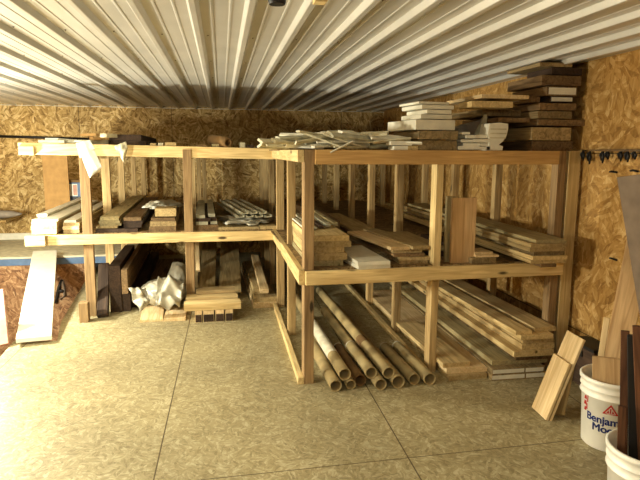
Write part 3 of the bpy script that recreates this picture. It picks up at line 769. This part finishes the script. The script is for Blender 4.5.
# cardboard and blue things behind the left end
o = bx('cardboard_sheet', 0, .29, 0, .02, 0, .72, 'card', bevel=.002); o.location = (Xat(43.5, 7.6, 1.1), 7.6, ZS); tag(o, 'tall brown cardboard panel standing behind the left end of the rack', 'cardboard')
bl = empty('blue_carton', (Xat(63, 7.7, 1.0), 7.7, ZS)); tag(bl, 'blue and white carton standing against the back wall behind the paper bag', 'carton')
bx('carton_body', 0, .24, 0, .16, 0, .33, 'blue', bl, .004); bx('white_label', .06, .17, -.004, -.0005, .16, .31, 'paper', bl); bx('pink_stripe', .12, .165, -.007, -.0045, .17, .30, 'pink', bl)
bx('black_stripe', .1, .2, -.007, -.0045, .07, .15, 'black', bl)
bx('carton_lid', -.01, .25, -.01, .17, .3305, .36, 'tube_dark', bl)
# dark object at left on the landing
o = blob('dark_bundle', (Xat(-6, 7.9, .75), 7.86, at(5, 214, 7.9).z), (.32, .1, .055), 'greyboard', 'dark grey bundle lying on a ledge at the far left', 'bundle', amp=.12, fr=5, seed=5)
lg = bx('ledge', Xat(-20, 7.9, .7)-.3, Xat(10, 7.9, .7), 7.72, D-.001, at(5, 214, 7.9).z-.085, at(5, 214, 7.9).z-.06, 'osb_back'); lg.name = 'trim_4'; tag(lg, kind='structure')

# ------------------------------------------------------------------ floor level under the left wing
G = 'boards under the left wing'
o = lean('leaning_board', atz(98, 318, 0), atz(109, 318, 0), at(100, 267, YL+.35), .05, 'dark', 'dark weathered board leaning on edge right of the first post', group=G)
pb = atz(79.5, 323, 0)
bx_ = tag(bx('short_board', pb.x, pb.x+.075, pb.y, pb.y+.09, .0005, .175, 'post_old', bevel=.003), 'short grey offcut standing at the foot of the first post', 'offcut')
def beam(px0, px1, py0, py1, Y, L, mat, label, rz=0., rest=None, cat='board'):
    z1 = zat(py0, Y, px0); z0 = zat(py1, Y, px0) if rest is None else rest
    return board(px0, px1, Y, z0, z1, L, mat, label, cat, G, rz)
beam(109.5, 121, 266, 318, YL+.10, 1.2, 'dark', 'tall dark board standing on edge, leftmost of the dark ones', rest=.0005)
beam(121.5, 130, 291.5, 318, YL+.12, 2.2, 'dark', 'tall dark board standing on edge, middle of the dark ones', rest=.0005)
beam(131, 141, 291, 318, YL+.25, 2.2, 'dark', 'lower dark board standing on edge, rightmost of the dark ones', rest=.0005)
z9 = zat(291.5, YL+.12, 122)+.001; board(121.5, 127.5, YL+.02, z9, zat(270, YL+.02, 124), 2.0, 'brown', 'dark beam with a brown end lying on the dark edge boards', 'beam', G)
beam(143, 176, 292, 318, YL+.5, 1.8, 'brown', 'thick brown board in the shade behind the plastic bag', rest=.0005)
board(140, 163, atz(150, 322, 0).y, .0005, .022, .5, 'pine_light', 'pale flat offcut on the floor, left of the pair under the plastic bag', group=G, rz=.03)
board(164, 186, atz(175, 321, 0).y, .0005, .022, .5, 'pine_light', 'pale flat offcut on the floor, right of the pair under the plastic bag', group=G, rz=-.02)
cb_ = atz(158, 316, 0)
# crumpled plastic bag
bag = blob('plastic_bag', (Xat(163, 5.42, .15), 5.50, .17), (.22, .2, .125), 'film', 'crumpled clear plastic bag heaped under the left wing', 'plastic bag', amp=.07, fr=11, seed=1.3, sub=5, flatz=-.145, sharp=False)
fb = blob('bag_fold', (Xat(178, 5.75, .25), 5.80, .22), (.10, .16, .17), 'film', None, None, amp=.12, fr=12, seed=6); fb.parent = bag; fb.matrix_parent_inverse = Matrix.Translation(-Vector(bag.location))
b2 = sheet('bag_flap', [at(128, 288, 5.2), at(146, 288, 5.25), at(150, 302, 5.16), at(140, 313, 5.1)], 'film', None, None, bulge=-.04, amp=.07, n=18); b2.parent = bag; b2.matrix_parent_inverse = Matrix.Translation(-Vector(bag.location))
b3 = sheet('bag_flap', [at(158, 276, 5.4), at(184, 282, 5.3), at(180, 308, 5.14), at(154, 306, 5.14)], 'film', None, None, bulge=-.05, amp=.1, n=24, seed=4.); b3.parent = bag; b3.matrix_parent_inverse = Matrix.Translation(-Vector(bag.location))
# four square battens on the floor and two boards lying across
yq = atz(212, 322, 0).y
for i, (a, b) in enumerate(((195, 202), (203, 214), (215.5, 224), (225.5, 233))):
    o = board(a, b, yq, .0005, .105, .55, 'pine_light', f'square batten end on the floor under the cross boards, {["leftmost", "second from left", "third from left", "rightmost"][i]} of four', 'batten', 'four battens under the cross boards', name='square_batten')
    tag(bx('cut_end', .004, max(v.co.x for v in o.data.vertices)-.004, -.0025, -.0004, .004, .07, 'dark', o), 'dark stained cut end')
def cross(px0, px1, Y, z0, h, d, mat, label):
    x0, x1 = Xat(px0, Y, z0), Xat(px1, Y, z0); bm = plank_mesh(d, x1-x0, h); o = link('cross_board', bm, mat)
    o.rotation_euler.z = -pi/2; o.location = (x0, Y+d, z0); tag(o, label, 'board', G); return o
cross(184, 241, yq-.0, .107, .058, .14, 'pine_y', 'short tan board lying crosswise on the four battens, front one')
cross(186, 238, yq+.2, .107, .07, .14, 'mid', 'short tan board lying crosswise on the battens, back one')
cross(196, 235, yq+.3, .18, .03, .16, 'old', 'brown short board lying crosswise on the back one')
# slanting planks behind
lean('leaning_board', at(198, 292, 5.75), at(215, 292, 5.75), at(203, 243, 7.3), .03, 'mid', 'wide tan board sloping up into the shade, left one', group=G)
lean('leaning_board', at(219, 292, 5.75), at(241, 292, 5.75), at(221, 243, 7.3), .03, 'mid', 'wide tan board sloping up into the shade, right one', group=G)
lean('leaning_board', at(196, 272, 5.6), at(200, 272, 5.6), at(195, 240, 5.9), .03, 'pine_light', 'narrow pale batten standing behind the second post', group=G)
y5 = atz(265, 308, 0).y
pile('pale board with rough end', 'of the low pile beside the corner post', y5, .0005, [(253, 277, .05, 'pine_light', 0, 1), (253.5, 277, .045, 'mid', .03, 1)], 1.8, G)
board(254, 268, y5+.15, .102, .15, 1.5, 'mid', 'brown board on the low pile beside the corner post', group=G)
lean('leaning_board', at(260, 293, y5+.05), at(268.5, 293, y5+.05), at(251, 258, y5+1.2), .04, 'pine_light', 'bright narrow batten sloping back on the low pile', group=G)

# ------------------------------------------------------------------ far left: leaning white board, pink panel, clamp
A = atz(16, 343, .03); B = atz(52, 337, .03)
Cc = at(33, 254, YB-.055)
lean('leaning_board', A, B, Cc, .035, 'white', 'bright white board leaning from the floor onto the blue edge at left', 'board')
lean('leaning_board', at(-22, 352, 4.62), at(10, 349, 4.62), at(-26, 297, 4.9), .03, 'pink', 'pinkish panel standing at the left edge of the floor', 'panel')
cl = empty('spring_clamp', at(61, 292, YB-.03)); tag(cl, 'black clamp hanging on the reddish stairwell wall', 'clamp')
def rel(px, py): return at(px, py, YB-.02)-at(61, 292, YB-.03)
tube_obj('clamp_arm', [rel(62, 280), rel(59, 287), rel(57, 296), rel(56, 303)], .018, 'black', cl)
tube_obj('clamp_arm', [rel(62, 281), rel(64, 289), rel(65, 296), rel(60, 299)], .016, 'greyboard', cl)
tube_obj('clamp_pivot', [rel(58, 291), rel(64.5, 291)], .02, 'black', cl)

# ------------------------------------------------------------------ buckets
def bucket(loc, label, rz=0., text=False, r0=.132, r1=.150, h=.37):
    b = empty('paint_bucket', loc); tag(b, label, 'bucket', None); b.rotation_euler.z = rz
    def R(z): return r0+(r1-r0)*z/h
    bm = bmesh.new()
    prof = [(.002, 0), (r0-.006, 0), (r0, .006), (R(h*.74), h*.74), (R(h*.74)+.009, h*.745), (R(h*.74)+.009, h*.755), (R(h*.76)+.001, h*.77), (R(h*.84), h*.84), (R(h*.84)+.008, h*.845), (R(h*.84)+.008, h*.855),
            (R(h*.86)+.001, h*.87), (R(h*.93), h*.93), (r1+.009, h*.94), (r1+.010, h*.985), (r1+.004, h), (r1-.004, h-.002), (r1-.005, h*.9), (r0-.004, .012), (.002, .01)]
    lathe(bm, prof, 56); link('bucket_shell', bm, 'plastic', b, smooth=True)
    if text:
        def wrap(body, size, zc, theta0, mat, nm, bold=.0, slope=0.):
            cu = bpy.data.curves.new(nm, 'FONT'); cu.body = body; cu.size = size; cu.align_x = 'LEFT'; cu.offset = bold; cu.extrude = .0004
            ob = bpy.data.objects.new(nm, cu); COL.objects.link(ob)
            dg = bpy.context.evaluated_depsgraph_get(); me = bpy.data.meshes.new_from_object(ob.evaluated_get(dg)); bpy.data.objects.remove(ob)
            bm = bmesh.new(); bm.from_mesh(me); bmesh.ops.triangulate(bm, faces=bm.faces)
            for q in range(-3, 60):
                bmesh.ops.bisect_plane(bm, geom=bm.verts[:]+bm.edges[:]+bm.faces[:], plane_co=(q*.007, 0, 0), plane_no=(1, 0, 0))
            bmesh.ops.triangulate(bm, faces=bm.faces)
            if not bold:      # thicken thin strokes with closely set copies
                g0 = bm.verts[:]+bm.edges[:]+bm.faces[:]
                for qx, qy in ((.0013, 0), (-.0013, 0), (0, .0011), (0, -.0011), (.0022, .0006), (.0022, -.0006)):
                    d_ = bmesh.ops.duplicate(bm, geom=g0); bmesh.ops.translate(bm, verts=[g for g in d_['geom'] if isinstance(g, bmesh.types.BMVert)], vec=(qx, qy, 0))
            for v in bm.verts:
                z = zc+v.co.y; rr = R(z)+.0006+v.co.z; th = theta0+v.co.x/rr
                v.co = Vector((rr*cos(th), rr*sin(th), z))
            return link(nm, bm, mat, b)
        def mark(pts, mat, nm):   # filled polygon wrapped on the wall (s, z)
            bm = bmesh.new(); vs = [bm.verts.new((s, z, 0)) for s, z in pts]; bm.faces.new(vs)
            bmesh.ops.triangulate(bm, faces=bm.faces); bmesh.ops.subdivide_edges(bm, edges=bm.edges, cuts=3)
            for v in bm.verts:
                s, z = v.co.x, v.co.y; rr = R(z)+.0008; th = text_th+s/rr; v.co = Vector((rr*cos(th), rr*sin(th), z))
            return link(nm, bm, mat, b)
        text_th = text
        tx = wrap('Benjamin', .056, .150, text_th-.125/.145, 'navy', 'printed_lettering', .0014); tx['label'] = 'navy printed lettering'
        tx = wrap('Moore', .056, .104, text_th-.088/.145, 'navy', 'printed_lettering', .0); tx['label'] = 'navy printed lettering'
        # triangle outline with peaks inside
        def ring(o_, i_):
            for k in range(3):
                a, b_ = o_[k], o_[(k+1) % 3]; c, d = i_[(k+1) % 3], i_[k]; yield [a, b_, c, d]
        ou = [(-.038, .207), (.038, .207), (0, .262)]; inn = [(-.025, .213), (.025, .213), (0, .249)]
        for q in ring(ou, inn): mark(q, 'red', 'emblem_bar')
        mark([(-.019, .215), (-.006, .215), (-.009, .231)], 'red', 'emblem_peak'); mark([(-.003, .215), (.003, .215), (.003, .240), (-.003, .240)], 'red', 'emblem_peak'); mark([(.006, .215), (.019, .215), (.009, .231)], 'red', 'emblem_peak')
        wrap('INTERIOR · EXTERIOR PAINT', .011, .062, text_th-.06/.145, 'greyboard', 'fine_print') if 0 else None
        # red warning block at left of the bucket
        for j, (s, z, w_, h_) in enumerate(((-.150, .245, .022, .02), (-.152, .215, .026, .022), (-.146, .185, .018, .02), (-.126, .235, .008, .05), (-.130, .195, .010, .03))):
            mark([(s, z), (s+w_, z), (s+w_*.8, z+h_), (s+.2*w_, z+h_)], 'red', 'red_mark')
    return b
pb1 = atz(607, 453, 0); n1 = Vector((pb1.x, pb1.y, 0)).normalized(); c1 = Vector((pb1.x, pb1.y, 0))+n1*.132
to_cam = math.atan2(-n1.y, -n1.x)
bucket(c1, 'white plastic paint bucket with navy lettering holding tan offcuts', 0., text=to_cam+.0)
pl = atz(611.5, 447, .365)
c2 = Vector((pl.x+.152, pl.y-.03, 0))
bucket(c2, 'white plastic bucket in the lower right corner holding dark boards', 0.)
# handle lug and bail are out of view on the second bucket; things held in the buckets
GB = 'offcuts standing in the lettered bucket'
zf = .015
def inb(pts, t, mat, label, name='offcut_board', group=GB): return lean(name, pts[0], pts[1], pts[2], t, mat, label, 'board', group)
u1 = Vector((n1.y, -n1.x, 0))                     # to the right seen from the camera
base = c1+Vector((0, 0, zf))
A = base - u1*.070 - n1*.072; W_ = .13
topA = at(592.5, 355.5, A.y+.01)
inb((A, A+u1*W_, topA), .02, 'oak', 'short wide tan offcut standing at the front of the lettered bucket')
A = base - u1*.100 - n1*.05; Cc = at(627, 240, c1.y+.36)
lean('offcut_board', A, A+u1*.125+n1*.0, Cc, .018, 'oak', 'tall tan board rising from the lettered bucket to the wall', 'board', GB)
A = base - u1*.105 + n1*.01; Cc = at(604, 317, c1.y+.10)
inb((A, A+u1*.03, Cc), .02, 'pine_light', 'narrow pale stick standing at the left in the lettered bucket')
# dark frame pieces in the second bucket
GB2 = 'dark boards standing in the corner bucket'
n2 = Vector((c2.x, c2.y, 0)).normalized(); u2 = Vector((n2.y, -n2.x, 0)); base = c2+Vector((0, 0, zf))
for (du, dn, w_, px, py, mat, lab) in ((-.088, .02, .030, 621, 330, 'walnut', 'reddish brown board, leftmost in the corner bucket'), (-.050, .02, .036, 627.5, 334, 'black', 'black board, second from left in the corner bucket'),
                                   (-.006, .02, .04, 632.5, 325, 'walnut', 'reddish brown board right of the black one in the corner bucket'), (.062, .02, .05, 641, 330, 'dark', 'dark brown board at the picture edge in the corner bucket')):
    A = base+u2*du+n2*dn; Cc = at(px, py, A.y+.06); inb((A, A+u2*w_, Cc), .02, mat, lab, group=GB2)
A = base-u2*.10-n2*.01
inb((A, A+u2*.03, at(618.5, 405, A.y+.0)), .015, 'walnut', 'short brown stick at the left rim of the corner bucket', group=GB2)
# big grey panel leaning on the right wall, upper right
C_ = at(618.5, 177, 2.55); P_ = at(640, 306, 2.47); A = C_+(P_-C_)*((C_.z-.03)/(C_.z-P_.z))
lean('grey_plywood', A, A+Vector((.2, -.98, 0))*.42, C_, .015, 'plywood', 'large grey brown panel leaning at the right edge, above the buckets', 'panel')
# leaning pale boards near the wall
GL = 'pale boards leaning beside the lettered bucket'
def leanb(a, b, c, X, t, mat, label, dz=0.):
    A, B = atz(*a, 0), atz(*b, 0); C_ = atx(*c, X); lean('leaning_board', A, B, C_, t, mat, label, 'board', GL)
def leanp(A, B, px, py, t, mat, label, group=GL, name='leaning_board'):
    w_ = Vector(B)-Vector(A); d = ray(px, py); k_ = (Vector(A)-O).dot(w_)/d.dot(w_)
    return lean(name, A, B, O+d*k_, t, mat, label, 'board', group)
A, B = atz(534, 407.5, .001), atz(548.5, 421, .001); w_ = (B-A).normalized()
d_ = ray(556, 354); C1 = O+d_*((A-O).dot(w_)/d_.dot(w_))
o = lean('leaning_board', A, B, C1, .018, 'pine_light', 'pale short board leaning in front, nearest the floor pile', 'board', GL)
nrm = (o.matrix_world.to_3x3() @ Vector((0, 0, 1))); print('LEANTOP', C1, A, B) if DEBUG else None
nrm = nrm if nrm.x > 0 else -nrm
A2 = A+nrm*.022; ly = (C1-A).normalized(); C2 = A2+ly*((atx(565.5, 323.5, 2.25)-A2).dot(ly))
lean('leaning_board', A2, B+nrm*.022, C2, .016, 'pine_light', 'pale taller board leaning just behind the short one', 'board', GL)
A, B = atz(557.5, 416, 0), atz(563.5, 421.5, 0)
lean('leaning_board', A, B, atx(574, 341, 2.20), .02, 'mid', 'narrow tan board leaning right of the two pale ones', 'board', GL)
# dark box against the wall
bm = bmesh.new(); box(bm, 0, .14, 0, .26, 0, .26); o = link('toolbox', bm, 'dark', bevel=.01); o.location = (WX(3.05)-.16, 3.02, 0); tag(o, 'dark grey box on the floor in the shade by the right wall', 'box')
bx('lid', -.004, .144, -.004, .264, .2605, .28, 'black', o); bx('latch', -.008, -.0005, .10, .16, .20, .24, 'black', o)

# ------------------------------------------------------------------ things on the right wall
tag(bx('trim_5', WX(1.6)-.012, WX(1.6)+.03, 1.6, YF-.15, zat(151.3, YF-.3, 590), zat(149.3, YF-.3, 590), 'brown'), kind='structure')
for i, (pxc, dn, kd) in enumerate(((583.5, 11, 0), (590, 15, 1), (603, 14, 0), (608, 10, 1), (621, 12, 0), (628, 13, 1), (635, 10, 0))):
    a = atw(pxc, 150.5, .03); sc = a.y/F
    hk = empty('wall_clip', a); tag(hk, f'black clip hanging on the right wall strip, {["first", "second", "third", "fourth", "fifth", "sixth", "seventh"][i]} from the rack', 'clip', 'black clips on the right wall')
    tube_obj('clip_jaw', [(0, 0, .0), (-.004, -.012, -dn*sc*.5), (0, -.004, -dn*sc)], [.006, .010, .005], 'black', hk, 8)
    tube_obj('clip_jaw', [(0, 0, .0), (-.004, .016, -dn*sc*.35), (0, .006, -dn*sc*.8)], [.005, .009, .006], 'black', hk, 8)
    tube_obj('clip_peg', [(.02, 0, -.002), (-.006, 0, -.002)], .005, 'black', hk, 8)
for i, (px, py) in enumerate(((613, 172), (634, 171), (613, 259))):
    a = atw(px, py, .008); h = tube_obj('wall_nail', [a+Vector((0, .03, 0)), a+Vector((-.01, -.0, .004)), a+Vector((0, -.035, -.002))], .006, 'black')
    tag(h, ['small black hook on the right wall below the clips', 'black hook on the right wall at the picture edge', 'dark knot-like plug low on the right wall above the buckets'][i], 'hook')
# ceiling fixtures at the top edge
a = at(277, -1, 2.2); d_ = ray(277, -1.5); p_ = O+d_*((HC-.03-H)/d_.z)
bm = bmesh.new(); lathe(bm, [(.001, 0), (.03, 0), (.034, .01), (.034, .028), (.001, .028)], 28); o = link('ceiling_speaker', bm, 'black'); o.location = (p_.x, p_.y, HC-.052); o.name = 'ceiling_disc'; tag(o, 'round black disc fixed under the ceiling at the top edge', 'ceiling fixture')
d_ = ray(321, 1); p_ = O+d_*((HC-.05-H)/d_.z)
o = bx('ceiling_block', -.022, .022, -.01, .05, 0, .028, 'pine_x'); o.location = (p_.x, p_.y, HC-.052); tag(o, 'small wooden block fixed under the ceiling right of the black disc', 'block')

# ------------------------------------------------------------------ light
def lamp(name, kind, loc, power, color, size=.1, rot=None, sy=None, aim=None):
    l = bpy.data.lights.new(name, kind); l.energy = power; l.color = color
    if kind == 'AREA':
        l.size = size
        if sy: l.shape = 'RECTANGLE'; l.size_y = sy
    else: l.shadow_soft_size = size
    o = bpy.data.objects.new(name, l); COL.objects.link(o); o.location = loc
    if aim: o.rotation_euler = (Vector(aim)-Vector(loc)).to_track_quat('-Z', 'Y').to_euler()
    return o
lamp('work_lamp', 'POINT', (-2.05, 4.95, .92), 270, (1, .985, .80), .06)
lamp('left_lamp', 'POINT', (-2.4, 2.75, 1.25), 310, (1, .98, .79), .06)  # unseen lamp off to the left, well below the ceiling
lamp('front_fill', 'AREA', (.1, -.2, 1.98), 13, (1, .97, .80), 1.0, sy=.15, aim=(.8, 3.5, .7))  # weak unseen fill above the camera, kept for the front faces
wd = bpy.data.worlds.new('world'); scene.world = wd; wd.use_nodes = True
wd.node_tree.nodes['Background'].inputs[0].default_value = (1, .9, .7, 1); wd.node_tree.nodes['Background'].inputs[1].default_value = .03
vs = scene.view_settings; vs.view_transform = 'Standard'; vs.look = 'None'; vs.gamma = 1; vs.use_curve_mapping = False; vs.exposure = 0
